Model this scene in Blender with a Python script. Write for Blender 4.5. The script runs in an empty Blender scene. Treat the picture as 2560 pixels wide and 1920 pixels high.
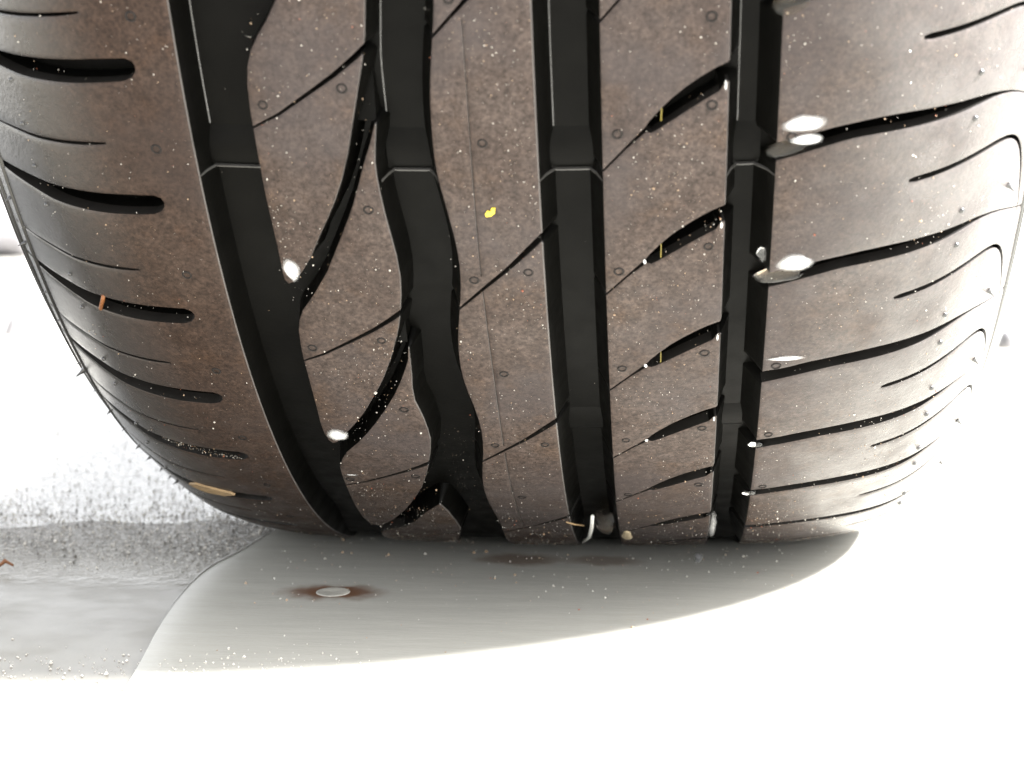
import bpy, bmesh, math, random
import numpy as np
from mathutils import Vector, Matrix
from mathutils.geometry import delaunay_2d_cdt
from mathutils.kdtree import KDTree

sc = bpy.context.scene
random.seed(7); rng = np.random.default_rng(7)
COL = sc.collection

# ------------------------------------------------------------------ camera
R = 0.32                                   # tyre radius
THC = 0.2389                               # angle of the front edge of the contact patch
ZG = R*(1-math.cos(THC))                   # the ground cuts the round tyre here; world z = 0 is the plate
cam = bpy.data.cameras.new('camera'); camo = bpy.data.objects.new('camera', cam); COL.objects.link(camo)
CAMP = Vector((0.0270864, -0.6885233, 0.1588149-ZG))
r_ = Vector((0.9957605, 0.0917765, -0.0061705)); u_ = Vector((-0.0072179, 0.1448354, 0.9894294)); f_ = Vector((-0.0917001, 0.9851902, -0.1448838))
camo.matrix_world = Matrix(((r_.x, u_.x, -f_.x, CAMP.x), (r_.y, u_.y, -f_.y, CAMP.y), (r_.z, u_.z, -f_.z, CAMP.z), (0, 0, 0, 1)))
cam.sensor_width = 36.0; cam.lens = 36.0*4291.55/2560.0
cam.clip_start = 0.02; cam.clip_end = 300
cam.dof.use_dof = True; cam.dof.focus_distance = 0.50; cam.dof.aperture_fstop = 20
sc.camera = camo

# ------------------------------------------------------------------ light
SUN = Vector((0.96, -0.26, 1.0)).normalized()          # direction towards the sun
elev = math.asin(SUN.z); az = math.atan2(SUN.x, SUN.y)
w = bpy.data.worlds.new('World'); sc.world = w; w.use_nodes = True
nt = w.node_tree; nt.nodes.clear()
sky = nt.nodes.new('ShaderNodeTexSky'); sky.sky_type = 'NISHITA'; sky.sun_disc = False
sky.sun_elevation = elev; sky.sun_rotation = az; sky.air_density = 1.0; sky.dust_density = 3.0; sky.ozone_density = 1.0
bg = nt.nodes.new('ShaderNodeBackground'); bg.inputs[1].default_value = 0.09
wo = nt.nodes.new('ShaderNodeOutputWorld'); hs = nt.nodes.new('ShaderNodeHueSaturation'); hs.inputs['Saturation'].default_value = 0.12; nt.links.new(sky.outputs[0], hs.inputs['Color']); nt.links.new(hs.outputs[0], bg.inputs[0]);   # hazy, milky sky
nt.links.new(bg.outputs[0], wo.inputs[0])
sl = bpy.data.lights.new('sun', 'SUN'); sl.energy = 5.0; sl.angle = math.radians(5.0); sl.color = (1.0, 0.99, 0.975)
so = bpy.data.objects.new('sun', sl); COL.objects.link(so); so.rotation_euler = SUN.to_track_quat('Z', 'Y').to_euler(); so.location = (2, -1, 3)
sc.view_settings.view_transform = 'Standard'; sc.view_settings.look = 'None'; sc.view_settings.gamma = 1
sc.view_settings.exposure = 3.1
sc.cycles.max_bounces = 10; sc.cycles.transmission_bounces = 8

# ------------------------------------------------------------------ materials
def mat(name):
    m = bpy.data.materials.new(name); m.use_nodes = True; n = m.node_tree
    return m, n, n.nodes['Principled BSDF']
def node(n, t, **kw):
    x = n.nodes.new(t)
    for k, v in kw.items():
        if k.startswith('i_'): x.inputs[k[2:].replace('_', ' ')].default_value = v
        else: setattr(x, k, v)
    return x
def noise(n, co, scale, detail=4, rough=0.55):
    x = node(n, 'ShaderNodeTexNoise'); x.inputs['Scale'].default_value = scale; x.inputs['Detail'].default_value = detail; x.inputs['Roughness'].default_value = rough
    n.links.new(co, x.inputs['Vector']); return x.outputs['Fac']
def ramp(n, fac, stops):
    x = node(n, 'ShaderNodeValToRGB'); e = x.color_ramp.elements
    while len(e) < len(stops): e.new(0.5)
    for el, (p, c) in zip(e, stops): el.position = p; el.color = (*c, 1) if len(c) == 3 else c
    n.links.new(fac, x.inputs[0]); return x.outputs[0]
def mix(n, fac, a, b, mode='MIX'):
    x = node(n, 'ShaderNodeMix', data_type='RGBA', blend_type=mode)
    if hasattr(fac, 'links'): n.links.new(fac, x.inputs[0])
    else: x.inputs[0].default_value = fac
    for s, v in ((6, a), (7, b)):
        if hasattr(v, 'links'): n.links.new(v, x.inputs[s])
        else: x.inputs[s].default_value = (*v, 1)
    return x.outputs[2]
def bump(n, h, strength, dist, prev=None):
    x = node(n, 'ShaderNodeBump'); x.inputs['Strength'].default_value = strength; x.inputs['Distance'].default_value = dist
    n.links.new(h, x.inputs['Height'])
    if prev is not None: n.links.new(prev, x.inputs['Normal'])
    return x.outputs[0]
def objco(n):
    return node(n, 'ShaderNodeTexCoord').outputs['Object']

def tread_material():
    m, n, b = mat('dusty_tread_rubber'); co = objco(n)
    big = ramp(n, noise(n, co, 38, 5, 0.62), [(0.28, (0.0370, 0.0265, 0.0225)), (0.5, (0.0480, 0.0362, 0.0315)), (0.72, (0.0570, 0.0450, 0.0405))])
    rust = ramp(n, noise(n, co, 60, 6, 0.7), [(0.52, (0, 0, 0)), (0.72, (1, 1, 1))])
    c = mix(n, rust, big, (0.056, 0.038, 0.028))
    x = n.nodes[c.node.name]; 
    fine = ramp(n, noise(n, co, 900, 3, 0.7), [(0.33, (0.42, 0.41, 0.40)), (0.67, (1.55, 1.53, 1.5))])
    c = mix(n, 0.8, c, fine, 'MULTIPLY')
    mid = ramp(n, noise(n, co, 330, 4, 0.65), [(0.34, (0.74, 0.73, 0.72)), (0.66, (1.22, 1.21, 1.20))]); c = mix(n, 1.0, c, mid, 'MULTIPLY')
    wet = ramp(n, noise(n, co, 22, 4, 0.6), [(0.45, (0, 0, 0)), (0.62, (1, 1, 1))])
    c = mix(n, wet, c, mix(n, 0.5, c, (0.046, 0.0395, 0.0400)))
    n.links.new(c, b.inputs['Base Color'])
    rr = ramp(n, noise(n, co, 120, 4), [(0.3, (0.36,)*3), (0.7, (0.62,)*3)])
    # the shoulders are wet, the middle is dusty
    sx = node(n, 'ShaderNodeSeparateXYZ'); n.links.new(co, sx.inputs[0])
    wr = node(n, 'ShaderNodeMapRange', interpolation_type='SMOOTHSTEP'); wr.inputs['From Min'].default_value = 0.066; wr.inputs['From Max'].default_value = 0.128; n.links.new(sx.outputs[0], wr.inputs['Value'])
    wl = node(n, 'ShaderNodeMapRange', interpolation_type='SMOOTHSTEP'); wl.inputs['From Min'].default_value = -0.088; wl.inputs['From Max'].default_value = -0.128; n.links.new(sx.outputs[0], wl.inputs['Value'])
    wt = node(n, 'ShaderNodeMath', operation='MAXIMUM'); wn = node(n, 'ShaderNodeMath', operation='MULTIPLY'); n.links.new(wr.outputs[0], wn.inputs[0]); n.links.new(ramp(n, noise(n, co, 55, 3), [(0.35, (0.45,)*3), (0.6, (1.0,)*3)]), wn.inputs[1]); n.links.new(wn.outputs[0], wt.inputs[0]); n.links.new(wl.outputs[0], wt.inputs[1])
    gm = node(n, 'ShaderNodeMath', operation='MULTIPLY'); n.links.new(wr.outputs[0], gm.inputs[0]); gm.inputs[1].default_value = 0.75; c = mix(n, gm.outputs[0], c, mix(n, 0.55, c, (0.055, 0.051, 0.053)))
    br = node(n, 'ShaderNodeMapRange'); br.inputs['From Min'].default_value = -0.045; br.inputs['From Max'].default_value = -0.075; br.inputs['To Max'].default_value = 0.85; n.links.new(sx.outputs[0], br.inputs['Value'])
    c = mix(n, br.outputs[0], c, mix(n, 1.0, c, (0.58, 0.47, 0.39), 'MULTIPLY'))       # the left rib carries browner mud
    c = mix(n, wl.outputs[0], c, (0.015, 0.0145, 0.0145)); n.links.new(c, b.inputs['Base Color'])  # left shoulder: wet rubber, with its shaded side also darkened in the colour
    rr = mix(n, wt.outputs[0], rr, (0.17, 0.17, 0.17)); n.links.new(rr, b.inputs['Roughness'])
    sp = node(n, 'ShaderNodeMapRange'); sp.inputs['To Min'].default_value = 0.12; sp.inputs['To Max'].default_value = 1.0; n.links.new(wt.outputs[0], sp.inputs['Value']); n.links.new(sp.outputs[0], b.inputs['Specular IOR Level'])
    h = bump(n, noise(n, co, 700, 4, 0.7), 0.5, 0.00035)
    h = bump(n, noise(n, co, 2400, 2, 0.6), 0.35, 0.00015, h)
    n.links.new(h, b.inputs['Normal'])
    return m
def rubber(name, base, rough, spec=0.5, bs=900, bd=0.00008):
    m, n, b = mat(name); co = objco(n)
    c = ramp(n, noise(n, co, 70, 4), [(0.3, tuple(0.75*v for v in base)), (0.7, tuple(1.3*v for v in base))])
    n.links.new(c, b.inputs['Base Color'])
    rr = ramp(n, noise(n, co, 160, 3), [(0.3, (rough-0.07,)*3), (0.7, (rough+0.08,)*3)]); n.links.new(rr, b.inputs['Roughness'])
    b.inputs['Specular IOR Level'].default_value = spec
    n.links.new(bump(n, noise(n, co, bs, 3), 0.5, bd), b.inputs['Normal'])
    return m
M_TREAD = tread_material()
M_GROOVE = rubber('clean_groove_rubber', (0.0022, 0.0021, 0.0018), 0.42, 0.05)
M_LIP = rubber('rib_edge_highlight', (0.075, 0.068, 0.064), 0.4, 0.6)  # pale band painting the light line on right-facing rib edges
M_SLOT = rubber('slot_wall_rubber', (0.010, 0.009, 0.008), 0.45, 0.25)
M_SIDE = rubber('wet_sidewall_rubber', (0.012, 0.0115, 0.0115), 0.24, 0.9)
M_RING = rubber('dark_mark_rubber', (0.010, 0.008, 0.007), 0.6, 0.2)
M_FLASH = rubber('worn_flash_highlight', (0.036, 0.034, 0.031), 0.35, 0.8)  # worn mould flash, paled to paint the light it catches
M_RIDGE = rubber('groove_edge_highlight', (0.016, 0.0155, 0.015), 0.25, 0.8)  # lighter rubber painting the highlight along the groove floors
def plain(name, base, rough=0.6, **kw):
    m, n, b = mat(name); co = objco(n)
    c = ramp(n, noise(n, co, kw.get('scale', 300), 4), [(0.3, tuple(0.75*v for v in base)), (0.7, tuple(min(1, 1.2*v) for v in base))])
    n.links.new(c, b.inputs['Base Color']); b.inputs['Roughness'].default_value = rough
    if 'trans' in kw: b.inputs['Transmission Weight'].default_value = kw['trans']; b.inputs['IOR'].default_value = 1.33
    if 'metal' in kw: b.inputs['Metallic'].default_value = kw['metal']
    return m
M_GLARE = plain('white_glare_water', (0.90, 0.90, 0.90), 0.08, trans=0.25)  # the white glare on the drops is put into the base colour
M_BROWNW = plain('muddy_water', (0.62, 0.47, 0.33), 0.02, trans=1.0)
M_CLEAR = plain('clear_water', (0.95, 0.96, 0.97), 0.01, trans=1.0)
def soften(m, inner, outer, amax=1.0):
    n = m.node_tree; b = n.nodes['Principled BSDF']; tc = node(n, 'ShaderNodeTexCoord'); mp = node(n, 'ShaderNodeMapping'); mp.inputs['Location'].default_value = (-0.5, -0.5, 0); mp.inputs['Scale'].default_value = (1, 1, 0)
    n.links.new(tc.outputs['Generated'], mp.inputs[0]); ln = node(n, 'ShaderNodeVectorMath', operation='LENGTH'); n.links.new(mp.outputs[0], ln.inputs[0]); nz = node(n, 'ShaderNodeMath', operation='MULTIPLY_ADD'); n.links.new(noise(n, tc.outputs['Object'], 170, 1), nz.inputs[0]); nz.inputs[1].default_value = 0.3; lo = node(n, 'ShaderNodeMath', operation='SUBTRACT'); n.links.new(ln.outputs['Value'], nz.inputs[2]); n.links.new(nz.outputs[0], lo.inputs[0]); lo.inputs[1].default_value = 0.15
    mr = node(n, 'ShaderNodeMapRange', interpolation_type='SMOOTHSTEP'); mr.inputs['From Min'].default_value = inner; mr.inputs['From Max'].default_value = outer; mr.inputs['To Min'].default_value = amax; mr.inputs['To Max'].default_value = 0; n.links.new(lo.outputs[0], mr.inputs['Value']); n.links.new(mr.outputs[0], b.inputs['Alpha'])
soften(M_GLARE, 0.12, 0.47, 0.92); soften(M_BROWNW, 0.30, 0.5, 0.9)      # painted glare and muddy films fade out at their rims
M_STRAW = plain('dry_straw', (0.30, 0.20, 0.10), 0.55)
M_ORANGE = plain('orange_straw', (0.17, 0.06, 0.015), 0.5)
M_YELLOW = plain('yellow_fibre', (0.16, 0.125, 0.02), 0.5)
M_FLAKE = plain('yellow_flake', (0.8, 0.62, 0.03), 0.5)
M_WHITE = plain('white_fibre', (0.85, 0.83, 0.78), 0.4)
M_PALE = plain('pale_pebble', (0.42, 0.34, 0.22), 0.6)
M_G1 = plain('white_grit', (0.52, 0.485, 0.43), 0.35)
M_G2 = plain('tan_grit', (0.34, 0.24, 0.155), 0.4)
M_G4 = plain('brown_mud_crumbs', (0.045, 0.032, 0.022), 0.6)
M_G3 = plain('red_grit', (0.28, 0.085, 0.045), 0.45)

# ------------------------------------------------------------------ helpers
def link(name, verts, faces, mats, parent=None, midx=None, smooth=True):
    me = bpy.data.meshes.new(name); me.from_pydata([tuple(v) for v in verts], [], faces)
    for m in (mats if isinstance(mats, (list, tuple)) else [mats]): me.materials.append(m)
    if midx is not None: me.polygons.foreach_set('material_index', midx)
    me.polygons.foreach_set('use_smooth', [smooth]*len(me.polygons)); me.update()
    o = bpy.data.objects.new(name, me); COL.objects.link(o)
    if parent: o.parent = parent
    return o
def tag(o, label=None, cat=None, group=None, kind=None):
    for k, v in (('label', label), ('category', cat), ('group', group), ('kind', kind)):
        if v: o[k] = v
    return o
def sm(t):
    t = np.clip(t, 0, 1); return t*t*(3-2*t)

# ------------------------------------------------------------------ tyre surface: s = millimetres across the tread, t = millimetres round it
PAR = (0.0806181, 0.0337446, 0.0855409, 0.0056372, 0.0429753, 0.0650124); FLAT = 0.4424; XC = -0.0184443
def profile(ds=0.0005, smax=0.262):
    s1, w1, r1, w2, r2, rw = PAR
    s = np.arange(0, smax, ds)
    k = np.where(s < s1, 1/0.9, np.where(s < s1+w1, 1/r1, np.where(s < s1+w1+w2, 1/r2, 1/rw)))
    k = np.where(s > 0.200, 8.0, k)
    k = np.convolve(np.pad(k, 4, 'edge'), np.ones(9)/9, 'valid')
    phi = np.concatenate([[0], np.cumsum(k)[:-1]*ds])
    x = np.concatenate([[0], np.cumsum(np.cos(phi))[:-1]*ds]); dr = np.concatenate([[0], np.cumsum(np.sin(phi))[:-1]*ds])
    return s, x, R-dr, phi
PR = profile()
def P3(s, t, dep=0.0):
    s = np.asarray(s, float)*1e-3; th = np.asarray(t, float)*1e-3/R; a = np.abs(s); side = np.where(s < 0, -1.0, 1.0); dep = np.asarray(dep, float)*1e-3
    x = np.interp(a, PR[0], PR[1]); r = np.interp(a, PR[0], PR[2]); ph = np.interp(a, PR[0], PR[3])
    drop = R-r; ta = np.abs((th+np.pi) % (2*np.pi)-np.pi); wgt = sm((0.95-ta)/(0.95-THC))
    r0 = r+FLAT*wgt*drop*np.exp(-(drop/0.03)**2)
    lift = np.maximum(0, -(R-r0*np.cos(th)-ZG))*np.where(np.cos(th) > 0, 1, 0)      # the loaded tread is pushed flat
    rr = r0-dep*np.cos(ph)
    x = x+np.where(s < 0, 0, 0.0035*wgt*sm((a-0.085)/0.03))
    x = x+np.where(s < 0, 0.004*sm((a-0.122)/0.03), 0)
    return np.stack([XC+side*(x-dep*np.sin(ph)), -rr*np.sin(th), R-rr*np.cos(th)-ZG+lift+0.0002], -1)
def frame(s, t, dep=0.0):
    p = P3(s, t, dep); a = P3(s+0.2, t, dep)-p; b = P3(s, t+0.2, dep)-p
    a = Vector(a).normalized(); b = Vector(b).normalized(); nn = Vector(P3(s, t, dep-1)-P3(s, t, dep)).normalized()
    b = nn.cross(a).normalized()
    return Matrix(((a.x, b.x, nn.x, p[0]), (a.y, b.y, nn.y, p[1]), (a.z, b.z, nn.z, p[2]), (0, 0, 0, 1)))

tyre = bpy.data.objects.new('car_tyre', None); COL.objects.link(tyre); tyre.location = (XC, 0, 0)
tag(tyre, 'wet black car tyre with dusty brown tread standing on the grey plate', 'tyre')
bpy.context.view_layer.update()
def part(name, verts, faces, mats, midx=None, parent=None, smooth=True):
    v = np.asarray(verts, float)-np.array([XC, 0, 0])
    return link(name, v, faces, mats, parent or tyre, midx, smooth)

# ---- tread pieces: outline minus cuts, triangulated flat, wrapped on the tyre, with rounded lips and sloping walls
DEPTH = 7.5
def resample(poly, step):
    out = []
    for i in range(len(poly)):
        a = np.array(poly[i], float); b = np.array(poly[(i+1) % len(poly)], float)
        n = max(1, int(np.linalg.norm(b-a)/step+0.5))
        for k in range(n): out.append(tuple(a+(b-a)*k/n))
    return out
def smooth_poly(pts, it=1):
    """Chaikin on an open line, ends kept"""
    for _ in range(it):
        q = [pts[0]]
        for a, b in zip(pts, pts[1:]):
            q += [tuple(0.75*np.array(a)+0.25*np.array(b)), tuple(0.25*np.array(a)+0.75*np.array(b))]
        pts = q+[pts[-1]]
    return pts
def inpoly(poly, P):
    poly = np.asarray(poly); c = np.zeros(len(P), bool); x, y = P[:, 0], P[:, 1]
    for (x1, y1), (x2, y2) in zip(poly, np.roll(poly, -1, 0)):
        if y1 == y2: continue
        m = ((y1 > y) != (y2 > y)) & (x < (x2-x1)*(y-y1)/(y2-y1)+x1); c ^= m
    return c
def strip(line, widths):
    """a cut of varying width along a centre line"""
    L = np.asarray(line, float); d = np.gradient(L, axis=0); d /= np.linalg.norm(d, axis=1)[:, None]; nn = np.stack([-d[:, 1], d[:, 0]], 1)
    wd = np.asarray(widths)[:, None]/2
    return [tuple(v) for v in L+nn*wd]+[tuple(v) for v in (L-nn*wd)[::-1]]
LIP = 0.30
def pieces(name, outline, cuts, draft, label=None, step=1.0, lips=(0.35, 0.95), grid=3.0, depth=DEPTH, mats=None):
    rings = [resample(outline, step)]+[resample(c, step) for c in cuts]
    o = np.array(outline); lo = o.min(0)-1; hi = o.max(0)+1
    V = []; E = []
    for rg in rings:
        b = len(V); V += rg; E += [(b+i, b+(i+1) % len(rg)) for i in range(len(rg))]
    kd = KDTree(len(V)*2); bnd = np.array(V); k = 0
    for i, j in E:
        kd.insert((*V[i], 0), k); k += 1; mm = (bnd[i]+bnd[j])/2; kd.insert((*mm, 0), k); k += 1
    kd.balance()
    def region(P):
        m = inpoly(rings[0], P)
        for rg in rings[1:]:
            rr = np.asarray(rg); l, h = rr.min(0), rr.max(0)
            sub = np.where((P[:, 0] > l[0]) & (P[:, 0] < h[0]) & (P[:, 1] > l[1]) & (P[:, 1] < h[1]))[0]
            if len(sub): ins = inpoly(rg, P[sub]); m[sub[ins]] = False
        return m
    extra = []
    for off in lips:
        c = []
        for rg in rings:
            A = np.array(rg); d = np.roll(A, -1, 0)-A; d /= np.maximum(np.linalg.norm(d, axis=1), 1e-9)[:, None]; mid = (A+np.roll(A, -1, 0))/2
            nn = np.stack([-d[:, 1], d[:, 0]], 1); c += [mid+nn*off, mid-nn*off]
        c = np.concatenate(c); c = c[region(c)]
        extra += [p for p in c if kd.find((*p, 0))[2] > off*0.8]
    gx, gy = np.meshgrid(np.arange(lo[0], hi[0], grid), np.arange(lo[1], hi[1], grid)); g = np.stack([gx.ravel(), gy.ravel()], 1)+rng.uniform(-.3, .3, (gx.size, 2))
    g = g[region(g)]; extra += [p for p in g if kd.find((*p, 0))[2] > lips[-1]*1.6]
    allv = [Vector(v) for v in V]+[Vector((float(p[0]), float(p[1]))) for p in extra]
    ov, oe, of, _, _, _ = delaunay_2d_cdt(allv, E, [], 0, 1e-5)
    ov = np.array([tuple(v) for v in ov]); of = np.array([f for f in of if len(f) == 3])
    cen = ov[of].mean(1); keep = region(cen); of = of[keep]
    a = ov[of]; area = (a[:, 1, 0]-a[:, 0, 0])*(a[:, 2, 1]-a[:, 0, 1])-(a[:, 1, 1]-a[:, 0, 1])*(a[:, 2, 0]-a[:, 0, 0])
    of = of[np.abs(area) > 1e-7]; area = area[np.abs(area) > 1e-7]
    of[area < 0] = of[area < 0][:, ::-1]
    # connected components over shared edges
    par = list(range(len(ov)))
    def find(i):
        while par[i] != i: par[i] = par[par[i]]; i = par[i]
        return i
    for f in of:
        r0 = find(f[0]); par[find(f[1])] = r0; par[find(f[2])] = r0
    roots = np.array([find(f[0]) for f in of]); made = []
    dist = np.array([kd.find((*p, 0))[2] for p in ov])
    for rt in np.unique(roots):
        F = of[roots == rt]
        if len(F) < 12: continue
        edges = {}
        for f in F:
            for i in range(3): edges[(f[i], f[(i+1) % 3])] = 1
        be = [(i, j) for (i, j) in edges if (j, i) not in edges]
        isb = set(i for e in be for i in e)
        used = np.unique(F); rem = {int(v): k for k, v in enumerate(used)}
        dd = np.where([int(v) in isb for v in used], 0, np.maximum(dist[used], 0.05))
        dep = LIP*np.clip(1-dd/lips[-1], 0, 1)**2
        P = ov[used]; verts = list(P3(P[:, 0], P[:, 1], dep)); faces = [tuple(rem[int(i)] for i in f) for f in F]; midx = [0]*len(faces)
        # walls
        nrm = {}
        for i, j in be:
            d = ov[j]-ov[i]; nn = np.array([d[1], -d[0]])/max(np.linalg.norm(d), 1e-9)
            for q in (i, j): nrm[q] = nrm.get(q, 0)+nn
        ids = {}
        bl = sorted(isb); fr = [0, 0.05, 0.45, 0.85, 1.0]; of2 = [0, 0.08, 0.42, 0.80, 1.0]
        N = np.array([nrm[b]/max(np.linalg.norm(nrm[b]), 1e-6) for b in bl]); B = ov[bl]
        dr = np.array([draft(p, q) for p, q in zip(B, N)])
        for k in range(5):
            Q = B+N*(dr*of2[k])[:, None]
            base = len(verts); verts += list(P3(Q[:, 0], Q[:, 1], LIP+(depth+0.2-LIP)*fr[k]))
            for m_, b in enumerate(bl): ids[(b, k)] = base+m_
        for i, j in be:
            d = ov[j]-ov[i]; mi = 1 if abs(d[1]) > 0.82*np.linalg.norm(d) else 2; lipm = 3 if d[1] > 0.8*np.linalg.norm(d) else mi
            for k in range(4):
                faces.append((ids[(j, k)], ids[(i, k)], ids[(i, k+1)], ids[(j, k+1)])); midx.append(lipm if k == 0 else mi if k == 1 else 1)
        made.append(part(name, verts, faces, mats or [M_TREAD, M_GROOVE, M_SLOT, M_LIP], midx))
    return made
def sidew(n, left, right, base=0.15):
    w_ = float(np.clip((abs(n[0])-0.80)/0.15, 0, 1)); w_ = w_*w_*(3-2*w_)
    return base+((right if n[0] > 0 else left)-base)*w_

T0, T1 = 52.0, 470.0
# ---- left shoulder rib with closed slots and thin sipes
SLOT_L = [466, 427, 388, 348.8, 309.5, 269.6, 231.8, 196.2, 158.6, 119, 82]
SIPE_L = [446, 404, 363.0, 327.3, 285.6, 246.9, 210.6, 175.4, 139, 101]
cuts = []
for t in SLOT_L:
    up = [(-85.2, 3.2), (-93, 2.5), (-100, 1.5), (-108, 0.5), (-117, -0.5), (-126, -1.4), (-136, -2.6), (-147, -4.6)]
    lo = [(-147, -5.2), (-136, -5.6), (-126, -6.2), (-117, -6.3), (-108, -5.8), (-100, -5.0), (-93, -4.0), (-86.5, -3.0)]
    end = [(-84.2, -1.9), (-83.0, -0.3), (-82.8, 1.2), (-83.4, 2.4)]
    cuts.append([(s, t+v) for s, v in smooth_poly(up)+smooth_poly(lo)+end])
for t in SIPE_L:
    L = smooth_poly([(-95.3, 0), (-104, -1.5), (-112, -2.6), (-120, -3.5), (-130, -4.3), (-143, -5.6)]); n_ = len(L)
    cuts.append(strip([(s, t+v) for s, v in L], np.interp(np.arange(n_), [0, 2, n_-6, n_-1], [0.5, 1.0, 0.9, 0.25])))
OUT = 166.0
pieces('shoulder_rib', [(-72.0, T0), (-72.0, T1), (-OUT, T1), (-OUT, T0)], cuts, lambda p, n: sidew(n, 0.3, 3.0), step=1.1)
# ---- second rib: leaf-shaped blocks between curved grooves, each split by a slit
BLK_B = [(-25.3, 336), (-27.4, 329.6), (-29.5, 324), (-31.1, 319), (-33.5, 312), (-36.7, 304.3), (-39.8, 297.3), (-43, 290), (-47.1, 282.6), (-49.7, 278.4), (-52, 274.8), (-53.4, 271.1), (-54.3, 267), (-54.8, 260.6), (-55, 255), (-55, 246), (-55.1, 238), (-55.3, 230), (-55.6, 222), (-55.5, 215.7), (-54.9, 212), (-54, 210.2),
         (-52.7, 210.8), (-50.7, 214), (-48.5, 217.6), (-45.7, 222.1), (-41.9, 229), (-38.9, 235.5), (-35.9, 242.1), (-33.7, 247.4), (-31.6, 253.2), (-30, 258), (-28.8, 262.2), (-27.5, 266.7), (-26.6, 270.6), (-25.6, 275.5), (-24.7, 282.2), (-24.2, 288.7), (-24.4, 296.1), (-25.2, 303.5), (-25.9, 309.6), (-26.4, 316), (-26.7, 320.5), (-26.7, 325), (-26.0, 331)]
BLK_A = [(-25.1, 418), (-27.4, 411), (-31.1, 400), (-36.7, 385), (-39.8, 378), (-43, 372), (-45.6, 367.6), (-48.7, 362.1), (-51.3, 358.4), (-53.4, 354.6), (-54.7, 350.6), (-55.4, 346), (-55.7, 339), (-55.6, 325), (-55.5, 314), (-55.2, 305), (-55, 297), (-55.1, 290), (-55, 286.5), (-54.2, 284.9),
         (-52.9, 285.6), (-50.2, 288.9), (-47.1, 294.1), (-44.4, 300.1), (-41.4, 306.1), (-38.2, 313), (-35.7, 319.4), (-34.2, 324), (-33.1, 327.6), (-31.3, 334.9), (-29.7, 341.4), (-27.9, 348.7), (-26.8, 353.2), (-25.8, 358.6), (-24.9, 367.6), (-24.3, 375), (-25, 383), (-26, 391), (-26.7, 400), (-26.7, 406), (-26, 412)]
BLK_C = [(-24.9, 261.6), (-25.6, 256.1), (-26.8, 252.2), (-28.9, 246), (-31.7, 238.8), (-35.4, 231), (-39, 223.8), (-42.7, 217.1), (-46.3, 211.1), (-50.6, 204.7), (-52.9, 199.4), (-54.5, 193.8), (-54.9, 189.6), (-55.2, 182), (-55.3, 177.3), (-55.5, 168.6), (-55.8, 156.7), (-55.8, 142.3), (-55.1, 133), (-53.4, 130.3),
         (-51, 131.2), (-49.2, 134.5), (-45.5, 142), (-39.9, 155.2), (-35.2, 168), (-31.5, 178.8), (-28.6, 189.8), (-26.8, 198.2), (-25, 208.3), (-24.2, 215.2), (-24.3, 220.6), (-24.7, 226.8), (-25.4, 231.7), (-26.2, 236.3), (-26.2, 242.7), (-25.6, 248.7)]
BLK_D = [(-27.5, 163.5), (-29.1, 161), (-33, 154), (-38.4, 140.6), (-43.6, 130.2), (-49, 123.3), (-52.7, 118), (-55, 109), (-56, 95), (-56.2, T0), (-33, T0), (-31, 88), (-26.8, 114), (-24.6, 131), (-24.9, 143), (-25.8, 155)]
BLK_E = [(s, t+157.5) for s, t in BLK_B]
def slit2(t):
    L = [(-20, 4.2), (-24.7, 0), (-28.5, -3.6), (-34, -8.2), (-40.6, -13), (-49, -19), (-55.2, -22.4), (-59, -24.4)]
    return strip([(s, t+v) for s, v in L], [1.7, 1.6, 1.5, 1.25, 1.0, 0.8, 0.6, 0.6])
for blk, t in ((BLK_E, 434), (BLK_A, 356.9), (BLK_B, 276.1), (BLK_C, 201.0), (BLK_D, 124)):
    pieces('tread_block', blk, [slit2(t)], lambda p, n: sidew(n, 1.3, 2.6, 0.5))
# ---- centre rib: wavy left edge, slits, fine lengthwise line
g2R = [(-11.3, T0), (-11.3, 106), (-10.2, 124), (-9.9, 142), (-10.5, 154.3), (-11.4, 168), (-11.7, 180.5), (-10.9, 193), (-9.4, 205.5), (-8.5, 217), (-8.6, 226), (-9.5, 235.2), (-10.7, 243.3), (-11.4, 251), (-11.4, 259), (-10.9, 266.5), (-10, 273.7), (-9.1, 280), (-8.3, 288), (-8.2, 294.5), (-8.6, 301), (-9.3, 306.5), (-10.2, 313), (-11.2, 319.5), (-11.7, 325), (-11.8, 332), (-11.6, 339.7), (-11.2, 346), (-10.5, 352.7), (-9.6, 359.2), (-8.8, 367), (-8.2, 374), (-8.6, 381), (-9.6, 389), (-10.9, 397), (-11.7, 404), (-11.7, 414), (-11, 425), (-9.6, 437), (-8.4, 446), (-8.2, 454), (-9, T1)]
g2R = smooth_poly(g2R, 1)
def slit3(t):
    L = [(17, 4), (13.3, 0), (9.7, -4.2), (7.3, -7.0), (3.5, -11.3), (-1.8, -16.7), (-9.2, -24.6), (-16, -32)]
    return strip([(s, t+v) for s, v in L], [1.9, 1.8, 1.7, 1.5, 1.2, 1.0, 0.7, 0.6])
SL3 = [459, 383.6, 302.3, 226.9, 152]
line3 = [strip([(-2.8+0.15*math.sin(t/17), t) for t in np.linspace(a, b, 24)], [0.28]*24) for a, b in ((371, 455), (289, 362.5), (212, 283.5), (138, 207.5))]
pieces('centre_rib_block', g2R+[(13.2, T1), (13.2, T0)], [slit3(t) for t in SL3]+line3, lambda p, n: sidew(n, 3.0, 4.0, 0.12))
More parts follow.
